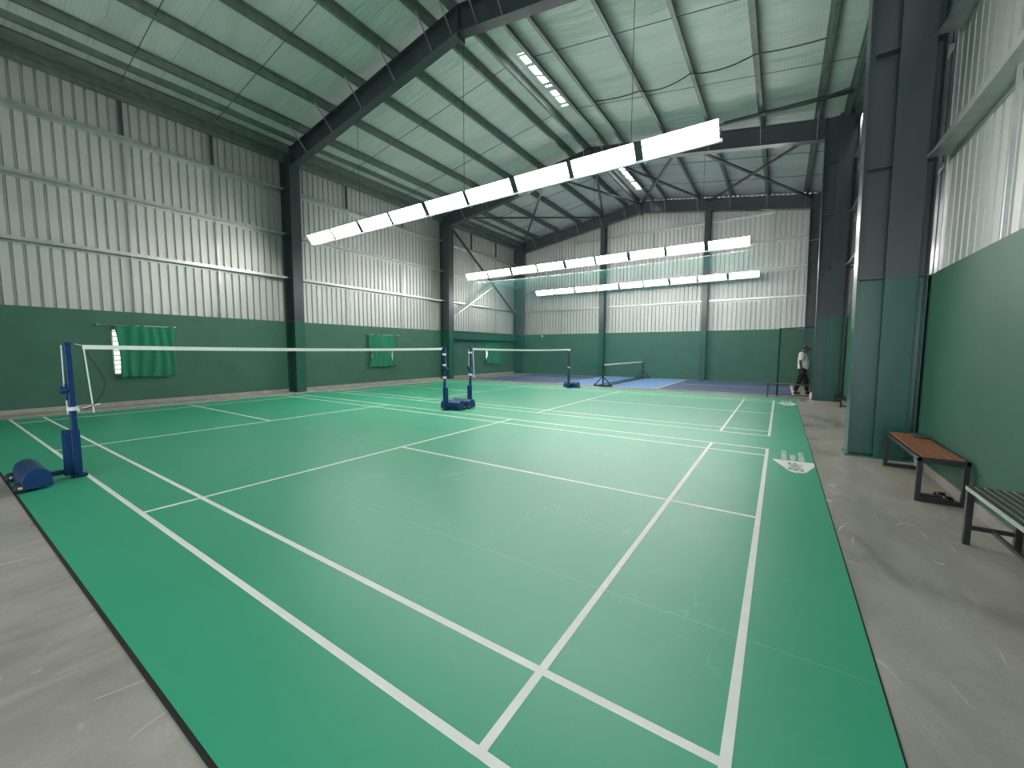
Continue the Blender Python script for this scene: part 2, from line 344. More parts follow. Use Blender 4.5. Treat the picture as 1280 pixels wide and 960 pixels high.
def purlin(x, big=False):
    m = MB(); z = zr(x, Z_PB); h = .2; s = -1 if x < XM else 1; t = .004; wd = .075
    m.box(x - t, x + t, YN, YF, z, z + h); m.box(min(x, x + s * wd), max(x, x + s * wd), YN, YF, z, z + .006); m.box(min(x, x - s * wd), max(x, x - s * wd), YN, YF, z + h - .006, z + h)
    if big: m.box(x - .05, x + .05, YN, YF, z - .05, z + .01)
    return m
for x in PUR: part('purlin', purlin(x, x in (PUR[0], PUR[-1])), 'galv_dark', ceiling)
part('eave_strut', MB().box(-.98, -.84, YN, YF, 7.98, 8.16).box(-.98, -.93, YN, YF, 7.86, 8.0), 'galv_dark', ceiling)
part('eave_strut', MB().box(14.9, 15.03, YN, YF, 7.98, 8.16), 'galv_dark', ceiling)
part('eave_strut', MB().box(-.1, -.02, YN, YF, zr(-.06, Z_PB) + .04, zr(-.06, Z_PB) + .2), 'galv_dark', ceiling)
for y in (2.35, 4.4, 8.7, 11.45, 16.6, 18.8):
    for a, b in zip(PUR[:-1], PUR[1:]):
        if y == 4.4 and a > 4: continue
        if any(h[0] - .2 < (a + b) / 2 < h[1] + .2 for h in HOLES): continue
        part('sag_rod', MB().tube([(a, y, zr(a, Z_PB) + .07), (b, y, zr(b, Z_PB) + .07)], .009, 6), 'slate', ceiling)
zb = 9.14
for a, b in ((-.3, 4.95), (4.95, 7.0), (7.0, 10.25), (10.25, 14.25)):
    for p, q in ((a, b), (b, a)):
        part('diagonal_brace', MB().bar((p, 14.35, zr(p, zb)), (q, 20.8, zr(q, zb)), .1, .06), 'slate', ceiling)
for (x0, x1, y0, y1) in HOLES:
    sk = MB(); n = 14; vs = []; fs = []
    for i in range(n + 1):
        x = x0 - .03 + (x1 - x0 + .06) * i / n; z = zr(x, Z_SHEET) + .045 + (.02 if i % 4 in (1, 2) else 0)
        vs += [(x, y0 - .05, z), (x, y1 + .05, z)]
    fs = [(2 * i, 2 * i + 2, 2 * i + 3, 2 * i + 1) for i in range(n)]; sk.add(vs, fs)
    s_ = part('skylight', sk, 'roofday', ceiling, 'bright translucent roof sheet')
    fl = MB(); yy = [y0 + (y1 - y0) * t for t in (.04, .2, .36, .55, .62, .66, .8, .96)]
    for k, y in enumerate(yy): fl.bar((x0, y, zr(x0, Z_SHEET) - .0), (x1, y + (.12 if k == 2 else 0), zr(x1, Z_SHEET) - .0), .09 + .05 * (k % 2), .012)
    fl.box(x0 + .0, x0 + .15, y0, y1, zr(x0, Z_SHEET) - .02, zr(x0, Z_SHEET) - .005)
    part('foil_strip', fl, 'foil', s_)
def cable(pts, r, n=14):
    out = []
    for (p, q, s) in pts:
        p, q = Vector(p), Vector(q)
        for i in range(n + 1):
            t = i / n; out.append(p.lerp(q, t) - Vector((0, 0, s * 4 * t * (1 - t))))
    return MB().tube(out, r, 6)
solo('roof_pipe', MB().tube([(11.1, 13.6, zr(11.1, 9.22)), (14.7, 12.6, zr(14.7, 9.22))], .055, 10), 'slate', 'dark pipe crossing under the roof near the right eave', 'pipe')
solo('roof_cable', cable([((12.6, 13.1, zr(12.6, 9.2)), (14.6, 12.5, zr(14.6, 9.25)), .06)], .014), 'black', 'thin black cable sagging over the pipe under the right eave', 'cable')
solo('loose_wire', cable([((8.35, 11.1, zr(8.35, 9.30)), (9.77, 11.0, zr(9.77, 9.28)), .05), ((9.77, 11.0, zr(9.77, 9.28)), (11.18, 10.65, zr(11.18, 9.27)), .13), ((11.18, 10.65, zr(11.18, 9.27)), (12.64, 10.4, zr(12.64, 9.27)), .11), ((12.64, 10.4, zr(12.64, 9.27)), (14.0, 10.35, zr(14, 9.27)), .03)], .016), 'black', 'loose black wire sagging from purlin to purlin under the right roof slope', 'wire')

# ------------------------------------------------------------------ portal frames
def column(y, side, label):
    s = 1 if side == 'L' else -1; xi = -.42 if side == 'L' else 14.34; xo = -.97 if side == 'L' else 15.02; top = zr(xi, Z_RB) + .62
    t = thing('steel_column', label, 'column', (xi - s * .2, y, 0), 'steel columns along the side walls')
    tp = .10                                                     # inner flange leans in towards the top
    def leg(xa, xb, ya, yb):                                     # a plate split at the paint line
        f = ZD / top
        def X(x, k): return x + s * tp * k * (abs(x - xo) / abs(xi - xo))
        m = MB()
        for k0, k1, mi in ((0, f, 1), (f, 1, 0)):
            m.hexa([(X(xa, k0), ya, top * k0), (X(xb, k0), ya, top * k0), (X(xb, k0), yb, top * k0), (X(xa, k0), yb, top * k0)],
                   [(X(xa, k1), ya, top * k1), (X(xb, k1), ya, top * k1), (X(xb, k1), yb, top * k1), (X(xa, k1), yb, top * k1)], mi)
        return m
    part('inner_flange', leg(xi - s * .014, xi, y - .17, y + .17), ['slate', 'green_steel'], t)
    part('web', leg(xo + s * .012, xi - s * .014, y - .006, y + .006), ['slate', 'green_steel'], t)
    part('outer_flange', leg(xo, xo + s * .012, y - .17, y + .17), ['slate', 'green_steel'], t)
    if side == 'R':
        m = leg(14.62, 14.93, y - .155, y - .14); m2 = leg(14.76, 14.775, y - .14, y - .006); m.add(m2.v, m2.f); m.m[-len(m2.f):] = m2.m
        part('cover_post', m, ['slate', 'green_steel'], t, 'flat faced post bolted to the column web')
    for z in (2.48, 3.95, 5.42, 6.9):
        m = MB().box(min(xi - s * .014, xo + s * .01), max(xi - s * .014, xo + s * .01), y - .13, y - .006, z - .005, z + .005)
        part('stiffener', m, 'slate' if z > 2.5 else 'green_steel', t)
    for z in (3.95, 5.42, 6.9):
        if y < 20: part('fly_brace', MB().bar(((14.93 if s < 0 else xi - .3), y - .16, z + .01), (xo + s * .03, y - .75, z + .01), .05, .03), 'galv', t)
    part('base_plate', MB().box(min(xi + s * .03, xo), max(xi + s * .03, xo), y - .2, y + .2, 0, .02), 'green_steel', t)
    return t
ordw = ['nearest', 'middle', 'far corner']
for i, y in enumerate(FR):
    column(y, 'L', ordw[i] + ' steel column on the left wall, slate above and green below')
    column(y, 'R', ordw[i] + ' steel column on the right side, slate above and green below')
for i, x in enumerate(FC):
    top = zr(x, Z_RB) - .01
    t = thing('gable_post', ('left' if i == 0 else 'right') + ' steel post against the far gable wall behind the pickleball court', 'column', (x, 21.0, 0), 'gable posts')
    def pl(x0, x1, y0, y1):
        return MB().box(x0, x1, y0, y1, .006, ZD, 1).box(x0, x1, y0, y1, ZD, top, 0)
    part('front_flange', pl(x - .13, x + .13, 20.80, 20.812), ['slate', 'green_steel'], t)
    part('web', pl(x - .005, x + .005, 20.812, 21.08), ['slate', 'green_steel'], t)
    part('back_flange', pl(x - .13, x + .13, 21.08, 21.09), ['slate', 'green_steel'], t)
def rafter(y, label):
    t = thing('roof_rafter', label, 'rafter', (XM, y, zr(XM, Z_RB)), 'portal frame rafters')
    for s in (-1, 1):
        xe = -.40 if s < 0 else 14.32
        def slab(z0, z1, ya, yb):
            a, b = zr(XM, z0), zr(XM, z1)
            return MB().hexa([(XM, ya, a), (xe, ya, zr(xe, z0)), (xe, yb, zr(xe, z0)), (XM, yb, a)], [(XM, ya, b), (xe, ya, zr(xe, z1)), (xe, yb, zr(xe, z1)), (XM, yb, b)])
        m = slab(Z_RB, Z_RB + .014, y - .13, y + .13)
        for q in (slab(Z_RB + .014, Z_PB - .014, y - .005, y + .005), slab(Z_PB - .014, Z_PB, y - .13, y + .13)): m.add(q.v, q.f)
        # knee end plate down the column head
        part('rafter_beam', m, 'slate', t)
    part('ridge_plate', MB().box(XM - .015, XM + .015, y - .13, y + .13, Z_RB - .12, Z_PB), 'slate', t)
    for x in PUR[1:-1]:
        for s in (-1, 1):
            if y > 20 and s > 0: continue
            part('fly_brace', MB().bar((x, y + s * .62, zr(x, Z_PB) + .03), (x, y + s * .1, zr(x, Z_RB) + .03), .04, .012, up=(1, 0, 0)), 'galv', t)
for y, l in zip(FR, ('nearest slate steel roof rafter spanning above the first light row', 'second slate steel roof rafter at the end of the green courts', 'last slate steel roof rafter against the far gable')): rafter(y, l)

# ------------------------------------------------------------------ hanging light rows
def light_row(y, label, sides=(-1, 1), x0=.92, n=9):
    zb_, p = 4.80, 1.293
    t = thing('hanging_light_row', label, 'light', (x0 + n * p / 2, y, zb_), 'hanging rows of panel lights')
    part('rail', MB().box(x0, x0 + n * p, y - .02, y + .02, zb_ - .035, zb_ + .02).box(x0, x0 + n * p, y - .025, y + .025, zb_ + .245, zb_ + .27), 'housing', t)
    for k in range(n):
        a, b = x0 + k * p + (.045 if k % 2 else .065), x0 + (k + 1) * p - (.065 if k % 2 else .045)
        for s in sides:
            P = lambda x, u, d: (x, y + s * (.02 + .165 * u) + s * d * .8, zb_ + .02 + .225 * u - d * .6)
            hs = MB().hexa([P(a, 0, -.02), P(b, 0, -.02), P(b, 1, -.02), P(a, 1, -.02)], [P(a, 0, 0), P(b, 0, 0), P(b, 1, 0), P(a, 1, 0)])
            h = part('panel_housing', hs, 'housing', t)
            part('diffuser', MB().hexa([P(a + .01, .02, .001), P(b - .01, .02, .001), P(b - .01, .98, .001), P(a + .01, .98, .001)], [P(a + .01, .02, .008), P(b - .01, .02, .008), P(b - .01, .98, .008), P(a + .01, .98, .008)]), 'lamp', h, 'glowing white diffuser')
        if k:
            xk = x0 + k * p; hw = .04 if k % 2 else .06
            part('bracket', MB().prism([(xk - hw, y, zb_ - .03), (xk - hw, y - .183, zb_ + .235), (xk - hw, y - .15, zb_ + .25), (xk - hw, y + .15, zb_ + .25), (xk - hw, y + .183, zb_ + .235)], (2 * hw, 0, 0)), 'slate', t)
            part('hook', MB().tube([(xk + hw, y, zb_ - .03), (xk + hw + .03, y, zb_ - .07), (xk + hw + .06, y, zb_ - .045)], .008, 6), 'white', t)
    for x in [x for x in (3.4, 7.25, 11.1, 14.0) if x0 + .2 < x < x0 + n * p - .2]:
        part('wire', MB().tube([(x, y, zb_ + .26), (x, y, zr(x, Z_PB) if y > 7 or y < 0 else zr(x, Z_RB))], .006, 5), 'slate', t)
    return t
light_row(6.28, 'largest row of bright panel lights hanging over the gap between the two green courts')
light_row(13.9, 'middle row of bright panel lights above the far edge of the green courts')
light_row(20.4, 'farthest row of bright panel lights in front of the gable wall', (-1,))

# ------------------------------------------------------------------ court mat
MX0, MX1, MY0, MY1, MT = -.12, 13.92, -.54, 13.95, .005
mat_root = thing('badminton_mat', 'green vinyl mat with two badminton courts marked in white', 'sports floor', (6.9, 6.7, 0))
part('vinyl_sheet', MB().box(MX0, MX1, MY0, MY1, 0.0005, MT), 'vinyl', mat_root)
part('edge_strip', MB().box(MX0, MX1 + .008, MY0 - .02, MY0, 0.0005, MT - .001), 'edge', mat_root, 'black edging along the near side')
part('edge_strip', MB().box(MX1, MX1 + .008, MY0, MY1, 0.0005, MT - .001), 'edge', mat_root, 'black edging along the right side')
def court(y0, wid):
    m = MB(); za, zb2 = MT, MT + .0012; h = .02
    def L(x0, x1, ya, yb, e=[0]): e[0] += 1; m.box(x0, x1, y0 + ya, y0 + yb, za, zb2 + .00003 * e[0])
    k = wid / 6.1
    for c in (.02, .48 * k, 5.62 * k, wid - .02): L(0, 13.4, c - h, c + h)
    for x in (.02, .78, 4.66, 8.70, 12.62, 13.38): L(x - h, x + h, 0, wid)
    L(0, 4.66, wid / 2 - h, wid / 2 + h); L(8.70, 13.4, wid / 2 - h, wid / 2 + h)
    return m
part('court_markings', court(0, 6.1), 'line', mat_root, 'white lines of the near court')
part('court_markings', court(7.17, 6.02), 'line', mat_root, 'white lines of the far court')
SH = [(13.45, 5.46), (13.91, 5.49), (13.915, 5.31), (13.81, 4.93), (13.76, 4.885), (13.69, 4.86), (13.64, 4.905), (13.59, 5.05), (13.52, 5.25)]
def logo(dy):
    z = MT + .0004
    em = part('court_logo', MB().prism([(x, y + dy, z) for x, y in SH][::-1], (0, 0, .001)), 'line', mat_root, 'white shield with dark lettering beside three small words')
    b = MB().text('BWF', .225, (13.785, 4.945 + dy, z + .0016), (0, .86, 0), (-1, 0, 0), bold=.003, shear=.2)
    part('dark_lettering', b, 'green_steel', em)
    ws = MB()
    for x, wd in ((13.615, 'BADMINTON'), (13.715, 'WORLD'), (13.815, 'FEDERATION')):
        ws.text(wd, .085, (x, 5.505 + dy, z + .0006), (0, 1.15, 0), (-1, 0, 0), bold=.002)
    part('white_lettering', ws, 'line', em)
logo(0); logo(7.25)

# ------------------------------------------------------------------ pickleball court
pk = thing('pickleball_court', 'painted pickleball court, violet ends and light blue kitchen', 'sports floor', (7.3, 18, 0))
PX0, PX1, PY0, PY1 = .55, 13.9, 15.0, 20.98
part('end_zone', MB().box(PX0 - .25, 5.22, PY0 - .1, 21.15, .0005, .004), 'purple', pk, 'violet left end')
part('end_zone', MB().box(9.5, PX1, PY0 - .1, 21.15, .0005, .004), 'purple', pk, 'violet right end')
part('kitchen_zone', MB().box(5.22, 9.5, PY0 - .1, 21.15, .0005, .004), 'blue', pk)
lm = MB(); z0, z1 = .004, .005; h = .03
for y in (PY0, PY1): lm.box(PX0, PX1, y - h, y + h, z0, z1)
for x in (PX0, 5.22, 9.5, PX1): lm.box(x - h, x + h, PY0, PY1, z0, z1 + .0002)
lm.box(PX0, 5.22, 18 - h, 18 + h, z0, z1 + .0004).box(9.5, PX1, 18 - h, 18 + h, z0, z1 + .0004)
part('court_markings', lm, 'line', pk)

# ------------------------------------------------------------------ badminton net posts and nets
def net_post(x, y, s, label, ties, ya=.16, yb=.40, xa=-.3, xb=.3):
    """s = direction (in y) in which the weighted cart lies"""
    t = thing('net_post', label, 'net post', (x, y, MT), 'badminton net posts'); Z = MT + .0018
    part('upright', MB().box(x - .026, x + .026, y - .026, y + .026, Z + .02, Z + 1.55), 'navy', t, bevel=.006)
    part('sleeve', MB().box(x - .035, x + .035, y - .035, y + .035, Z, Z + .56).box(x - .012, x + .012, min(y, y + s * .11), max(y, y + s * .11), Z + .03, Z + .56), 'navy', t, bevel=.004)
    part('foot', MB().box(x - .06, x + .06, y - .06, y + .07, Z, Z + .035), 'navy', t, bevel=.006)
    ya, yb = y + s * ya, y + s * yb
    part('arm', MB().bar((x - .02, y, Z + .075), (x - .02, ya + s * .01, Z + .075), .05, .05), 'navy', t, bevel=.004)
    # half-round counterweight box
    pr = []; n = 14; r = abs(yb - ya) / 2; yc = (ya + yb) / 2
    pr.append((x + xa, yc - r, Z + .025)); pr.append((x + xa, yc - r, Z + .11))
    for i in range(1, n): a = math.pi * (1 - i / n); pr.append((x + xa, yc + r * math.cos(a), Z + .11 + .125 * math.sin(a)))
    pr.append((x + xa, yc + r, Z + .11)); pr.append((x + xa, yc + r, Z + .025))
    cb = part('counterweight', MB().prism(pr, (xb - xa, 0, 0)), 'navy', t, bevel=.006)
    for xx in (x + xa + .0, x + xb - .03):
        wm = MB().tube([(xx - .025, yb + s * .012, Z + .05), (xx + .025, yb + s * .012, Z + .05)], .05, 18)
        wh = part('wheel', wm, 'rubber', t)
        part('wheel_hub', MB().tube([(xx - .03, yb + s * .012, Z + .05), (xx + .03, yb + s * .012, Z + .05)], .016, 10), 'galv', wh)
    part('winch', MB().tube([(x, y + s * .03, Z + 1.02), (x, y + s * .085, Z + 1.02)], .045, 14).box(x - .02, x + .02, min(y, y + s * .05), max(y, y + s * .05), Z + .9, Z + 1.1), 'navy', t, 'dark winch on the upright', bevel=.004)
    part('pulley_cap', MB().box(x - .03, x + .03, y - .03, y + .03, Z + 1.53, Z + 1.565), 'navy', t, bevel=.004)
    part('tension_cord', MB().tube([(x, y + s * .045, Z + 1.53), (x, y + s * .05, Z + 1.06)], .006, 6).tube([(x, y + s * .045, Z + 1.03), (x, y + s * .04, Z + .74)], .006, 6), 'rope', t)
    for z in ties:
        m = MB()
        for dz in (-.014, .0, .014):
            q = [(x + .036 * math.cos(a) * 1.15, y + .036 * math.sin(a) * 1.15, Z + z + dz) for a in [k * math.pi / 6 for k in range(13)]]
            m.tube(q, .009, 6)
        m.tube([(x, y - s * .04, Z + z), (x + .03, y - s * .045, Z + z - .012), (x + .05, y - s * .035, Z + z - .04)], .007, 6)
        part('rope_tie', m, 'rope', t)
    return t
NX = 6.69
net_post(NX, -.05, -1, 'nearest blue net post with a wheeled half round counterweight on the left mat edge', (.80,), .24, .455, -.33, .34)
net_post(NX, 6.15, 1, 'blue net post at the far end of the near net, tied with three white ropes', (.82, 1.12, 1.38))
net_post(NX, 7.12, -1, 'blue net post at the near end of the far net, counterweight between the nets', (.84, 1.42))
net_post(NX - .1, 13.27, 1, 'farthest blue net post beside the blue pickleball court', (.82, 1.48))
def badminton_net(ya, yb, label, loop):
    t = thing('badminton_net', label, 'net', (NX, (ya + yb) / 2, .76), 'badminton nets'); n = 24
    def zt(y): u = (y - ya) / (yb - ya); return 1.545 - .028 * 4 * u * (1 - u)
    a, b = ya + .09, yb - .06
    m = MB(); vs = []; fs = []
    for i in range(n + 1):
        y = a + (b - a) * i / n
        for dx, dz in ((-.004, 0), (.004, 0), (.004, -.05), (-.004, -.05)): vs.append((NX + dx, y, zt(y) + dz))
    for i in range(n):
        for k in range(4): fs.append((4 * i + k, 4 * i + (k + 1) % 4, 4 * i + 4 + (k + 1) % 4, 4 * i + 4 + k))
    fs += [(0, 1, 2, 3), tuple(4 * n + k for k in (3, 2, 1, 0))]
    part('top_tape', m.add(vs, fs), 'tape', t)
    part('top_cord', MB().tube([(NX, ya + .03, 1.555), (NX, a, zt(a) - .008)], .005, 6).tube([(NX, b, zt(b) - .008), (NX, yb - .03, 1.555)], .005, 6), 'rope', t)
    sd = MB()
    sd.bar((NX, a + .01, zt(a) - .03), (NX, a + .05, .74), .010, .012, up=(0, 1, 0))
    part('side_tape', sd, 'tape', t)
    if loop:
        pts = [(NX, a + .03 + .13 * math.sin(math.pi * u ** 1.3), 1.47 - .66 * u) for u in [i / 14 for i in range(15)]]
        part('edge_cord', MB().tube(pts + [(NX, a - .02, .79), (NX, ya + .04, .80)], .008, 6), 'cord', t)
        part('tie_rope', MB().tube([(NX, ya + .04, .80), (NX, a + .02, .82), (NX, a + .11, .84)], .007, 6), 'rope', t)
    st = MB(); y = a
    while y < b: st.bar((NX, y, .78), (NX, y, zt(y) - .05), .0011, .0011); y += .026
    z = .78
    while z < 1.47: st.bar((NX, a, z), (NX, b, z), .0011, .0011); z += .026
    part('mesh', st, 'cord', t, kind='stuff'); return t
badminton_net(-.02, 6.12, 'near badminton net with white top tape above the green mat', True)
badminton_net(7.15, 13.24, 'far badminton net with white top tape, beside the pickleball court', False)

# ------------------------------------------------------------------ pickleball net
pn = thing('pickleball_net', 'portable pickleball net on black A shaped feet', 'net', (7.4, 17.75, 0))
ya, yb, px = 14.85, 20.7, 7.4
for y, s in ((ya, 1), (yb, -1)):
    up = part('post', MB().bar((px, y, .05), (px, y, .93), .05, .05), 'black', pn)
    ft = MB().bar((px - .38, y, .035), (px + .38, y, .035), .045, .045).bar((px - .36, y, .05), (px, y, .42), .04, .04, up=(0, 1, 0)).bar((px + .36, y, .05), (px, y, .42), .04, .04, up=(0, 1, 0))
    part('foot_frame', ft, 'black', pn)
    for sx in (-1, 1): part('caster', MB().tube([(px + sx * .38, y - .02, .033), (px + sx * .38, y + .02, .033)], .027, 12), 'rubber', pn)
for sx in (-.16, .16): part('base_rail', MB().bar((px + sx, ya, .05), (px + sx, yb, .05), .04, .04), 'black', pn)
part('top_tape', MB().box(px - .006, px + .006, ya, yb, .86, .92), 'tape', pn)
nm = MB(); y = ya
while y < yb: nm.bar((px, y, .12), (px, y, .86), .0018, .0018); y += .045
z = .12
while z < .86: nm.bar((px, ya, z), (px, yb, z), .0018, .0018); z += .045
part('mesh', nm, 'cord', pn, kind='stuff')

# ------------------------------------------------------------------ divider net between green mat and blue court
dn = thing('divider_net', 'tall teal divider net hanging in front of the pickleball court', 'net', (7, 14.28, 0))
part('top_cable', cable([((-.4, 14.28, 4.78), (14.3, 14.28, 4.82), .16)], .006, 20), 'galv', dn)
nm = MB(); x = -.35
while x < 13.4: nm.bar((x, 14.28, .02), (x, 14.28, 4.8 - .16 * 4 * ((x + .4) / 14.7) * (1 - (x + .4) / 14.7)), .0021, .0021); x += .04
z = .05
while z < 4.62: nm.bar((-.35, 14.28, z), (13.4, 14.28, z), .0021, .0021); z += .04
part('mesh', nm, 'teal_cord', dn, kind='stuff')
gt = thing('net_gate', 'dark green gate frame filled with netting beside the seated bench', 'gate', (13.95, 14.75, 0))
gt['label'] = 'dark green gate frame with netting behind the black bench'
part('gate_frame', MB().bar((13.44, 14.75, 0), (13.44, 14.75, 2.22), .05, .05).bar((13.44, 14.75, 2.2), (14.42, 14.75, 2.24), .05, .03).bar((14.40, 14.75, 0), (14.40, 14.75, 2.22), .05, .05), 'gate_green', gt)
nm = MB(); x = 13.46
while x < 14.4: nm.bar((x, 14.75, .4), (x, 14.75, 2.2), .0014, .0014); x += .045
z = .4
while z < 2.2: nm.bar((13.46, 14.75, z), (14.4, 14.75, z), .0014, .0014); z += .045
part('mesh', nm, 'cord', gt, kind='stuff')
part('bottom_rail', MB().box(13.46, 14.39, 14.74, 14.76, .40, .42), 'galv', gt)

# ------------------------------------------------------------------ curtains
def curtain(y0, y1, z0, z1, label, le, re, rod):
    """le / re: inward bow of the left and right edge as functions of height (0 bottom .. 1 top)"""
    t = thing('window_curtain', label, 'curtain', (XL + .1, (y0 + y1) / 2, z0), 'green window curtains')
    nu, nv = 48, 24; vs = []; fs = []
    for j in range(nv + 1):
        v = j / nv; a = y0 + le(v); b = y1 - re(v)
        for i in range(nu + 1):
            u = i / nu; amp = .03 * (.4 + .6 * (1 - v)); 
            x = XL + .075 + amp * math.sin(u * 34 + math.sin(v * 3 + u * 5) * 1.3) + .012 * math.sin(u * 9 + v * 5) + .02 * (1 - v)
            vs.append((x, a + (b - a) * u, z0 + (z1 - z0) * v + .015 * math.sin(u * 7) * (1 - v)))
    for j in range(nv):
        for i in range(nu): k = j * (nu + 1) + i; fs.append((k, k + 1, k + nu + 2, k + nu + 1))
    o = part('cloth', MB().add(vs, fs, 0, True), 'cloth', t); so = o.modifiers.new('thickness', 'SOLIDIFY'); so.thickness = .004
    part('rod', MB().tube([(XL + .075, rod[0], z1 - .01), (XL + .075, rod[1], z1 - .01)], .011, 8), 'galv', t)
    for y in rod: part('rod_bracket', MB().box(XL, XL + .085, y - .012, y + .012, z1 - .03, z1 + .01), 'galv', t)
bow = lambda v: max(0, math.sin(math.pi * min(1, max(0, v))))
curtain(1.93, 3.17, .74, 2.13, 'nearest green curtain, gathered aside to show a bright strip of window', lambda v: .035 * bow(v) + .05 * (1 - v), lambda v: .03 * (1 - v), (1.62, 3.2))
curtain(9.66, 11.1, .75, 2.15, 'middle green curtain with two narrow bright gaps at its lower corners', lambda v: .13 * bow((.66 - v) / .6), lambda v: .27 * bow((.68 - v) / .7), (9.6, 11.3))
curtain(17.68, 19.15, .66, 2.08, 'farthest green curtain under the green ledge beam, one bright gap at its left', lambda v: .2 * bow((v - .2) / .48), lambda v: 0, (17.6, 19.2))

# ------------------------------------------------------------------ benches
def loop_leg(x0, x1, y, h, w_=.04):
    return MB().box(x0, x0 + w_, y - w_ / 2, y + w_ / 2, 0, h).box(x1 - w_, x1, y - w_ / 2, y + w_ / 2, 0, h).box(x0 + w_, x1 - w_, y - w_ / 2, y + w_ / 2, .0, w_).box(x0 + w_, x1 - w_, y - w_ / 2, y + w_ / 2, h - w_, h)
b = thing('wooden_bench', 'brown wood topped bench with black steel loop legs by the green wall', 'bench', (14.9, 5.15, 0))
by0, by1, bx0, bx1 = 4.42, 5.95, 14.66, 15.02
for y in (by0 + .03, by1 - .03): part('leg_frame', loop_leg(bx0, bx1, y, .43), 'black', b, bevel=.003)
part('top_frame', MB().box(bx0, bx0 + .03, by0, by1, .405, .445).box(bx1 - .03, bx1, by0, by1, .405, .445).box(bx0, bx1, by0, by0 + .03, .405, .445).box(bx0, bx1, by1 - .03, by1, .405, .445), 'black', b, bevel=.003)
for k in range(3):
    xa = bx0 + .032 + k * .099; part('seat_board', MB().box(xa, xa + .096, by0 + .032, by1 - .032, .42, .452), 'wood', b, bevel=.003)
s = thing('slatted_bench', 'black slatted steel bench, nearest at the right edge', 'bench', (14.9, 2.5, 0))
sx0, sx1, sy0, sy1 = 14.72, 15.02, 1.7, 3.42
for k in range(5):
    xa = sx0 + .047 + k * .048; sl = part('seat_slat', MB().box(xa, xa + .038, sy0 + .02, sy1 - .01, .436, .456), 'black', s, bevel=.004)
    part('edge_glint', MB().box(xa - .004, xa - .0005, sy0 + .02, sy1 - .01, .44, .4575), 'galv', sl, 'pale strip imitating light caught on the slat edge')  # reflected light on each slat edge, built as a pale strip
part('top_frame', MB().box(sx0, sx0 + .035, sy0, sy1, .42, .455).box(sx1 - .02, sx1, sy0, sy1, .42, .455).box(sx0, sx1, sy0, sy0 + .03, .42, .45).box(sx0, sx1, sy1 - .03, sy1, .42, .436), 'black', s, bevel=.003)
for x in (sx0, sx1 - .04):
    for y in (sy0, sy1 - .04): part('leg', MB().box(x, x + .04, y, y + .04, 0, .42), 'black', s, bevel=.003)
part('edge_glint', MB().box(sx0 - .003, sx0 - .0005, sy0, sy1, .425, .4555), 'galv', s, 'pale strip imitating light caught on the slat edge')  # highlight along the frame's front edge, built as a pale strip
for y in (sy0 + .02, sy1 - .02): part('stretcher', MB().box(sx0 + .04, sx1 - .04, y - .015, y + .015, .12, .15), 'black', s, bevel=.002)
part('stretcher', MB().box(14.86, 14.88, sy0 + .02, sy1 - .02, .12, .145), 'black', s)
fb = thing('steel_bench', 'black steel bench in front of the gate and the walking man', 'bench', (13.8, 14.5, 0))
part('seat', MB().box(13.16, 14.35, 14.32, 14.62, .40, .43), 'black', fb, bevel=.003)
for x in (13.17, 14.3):
    part('leg_frame', MB().box(x, x + .035, 14.33, 14.365, 0, .40).box(x, x + .035, 14.575, 14.61, 0, .40).box(x, x + .035, 14.365, 14.575, .05, .08), 'black', fb)
part('stretcher', MB().box(13.2, 14.3, 14.45, 14.48, .06, .09), 'black', fb)
cb = thing('steel_bench', 'black bench mostly hidden behind the nearest right column', 'bench', (14.88, 12.6, 0))
part('seat', MB().box(14.84, 15.02, 12.5, 14.0, .19, .22), 'black', cb)
for y in (12.5, 13.95): part('leg_frame', MB().box(14.845, 14.88, y, y + .035, 0, .19).box(14.98, 15.015, y, y + .035, 0, .19).box(14.88, 14.98, y, y + .03, .02, .05), 'black', cb)

# things on and under the wooden bench
pm = MB(); pr = [(-.05, -.11), (.05, -.11), (.058, -.1), (.058, .1), (.05, .11), (-.05, .11), (-.058, .1), (-.058, -.1)]
pm.prism([(14.925 + x, 5.68 + y, .4525) for x, y in pr], (0, 0, .022))
po = thing('pouch', 'small dark pouch lying on the wooden bench', 'pouch', (14.925, 5.68, .4525)); part('body', pm, 'pouch', po, bevel=.006)
part('flap', MB().box(14.872, 14.978, 5.69, 5.785, .4745, .479), 'pouch', po, bevel=.002)
def sandal(x, y, lab):
    t = thing('sandal', lab, 'shoe', (x, y, 0), 'pair of dark sandals under the bench')
    out = [(-.125, -.03), (-.1, -.042), (-.02, -.036), (.06, -.048), (.11, -.04), (.13, 0), (.11, .038), (.06, .044), (-.02, .032), (-.1, .04), (-.125, .03)]
    part('sole', MB().prism([(x + a, y + c, .001) for a, c in out], (0, 0, .024)), 'rubber', t, bevel=.004)
    st = MB(); vs = []; fs = []; n = 10
    for i in range(n + 1):
        a = math.pi * i / n
        for u in (.015, .085): vs.append((x + u, y + .044 * math.cos(a), .024 + .042 * math.sin(a)))
    fs = [(2 * i, 2 * i + 1, 2 * i + 3, 2 * i + 2) for i in range(n)]
    o = part('strap', st.add(vs, fs, 0, True), 'black', t); so = o.modifiers.new('thickness', 'SOLIDIFY'); so.thickness = .005
sandal(14.84, 4.66, 'dark sandal under the wooden bench, the farther of the pair'); sandal(14.86, 4.53, 'dark sandal under the wooden bench, the nearer of the pair')

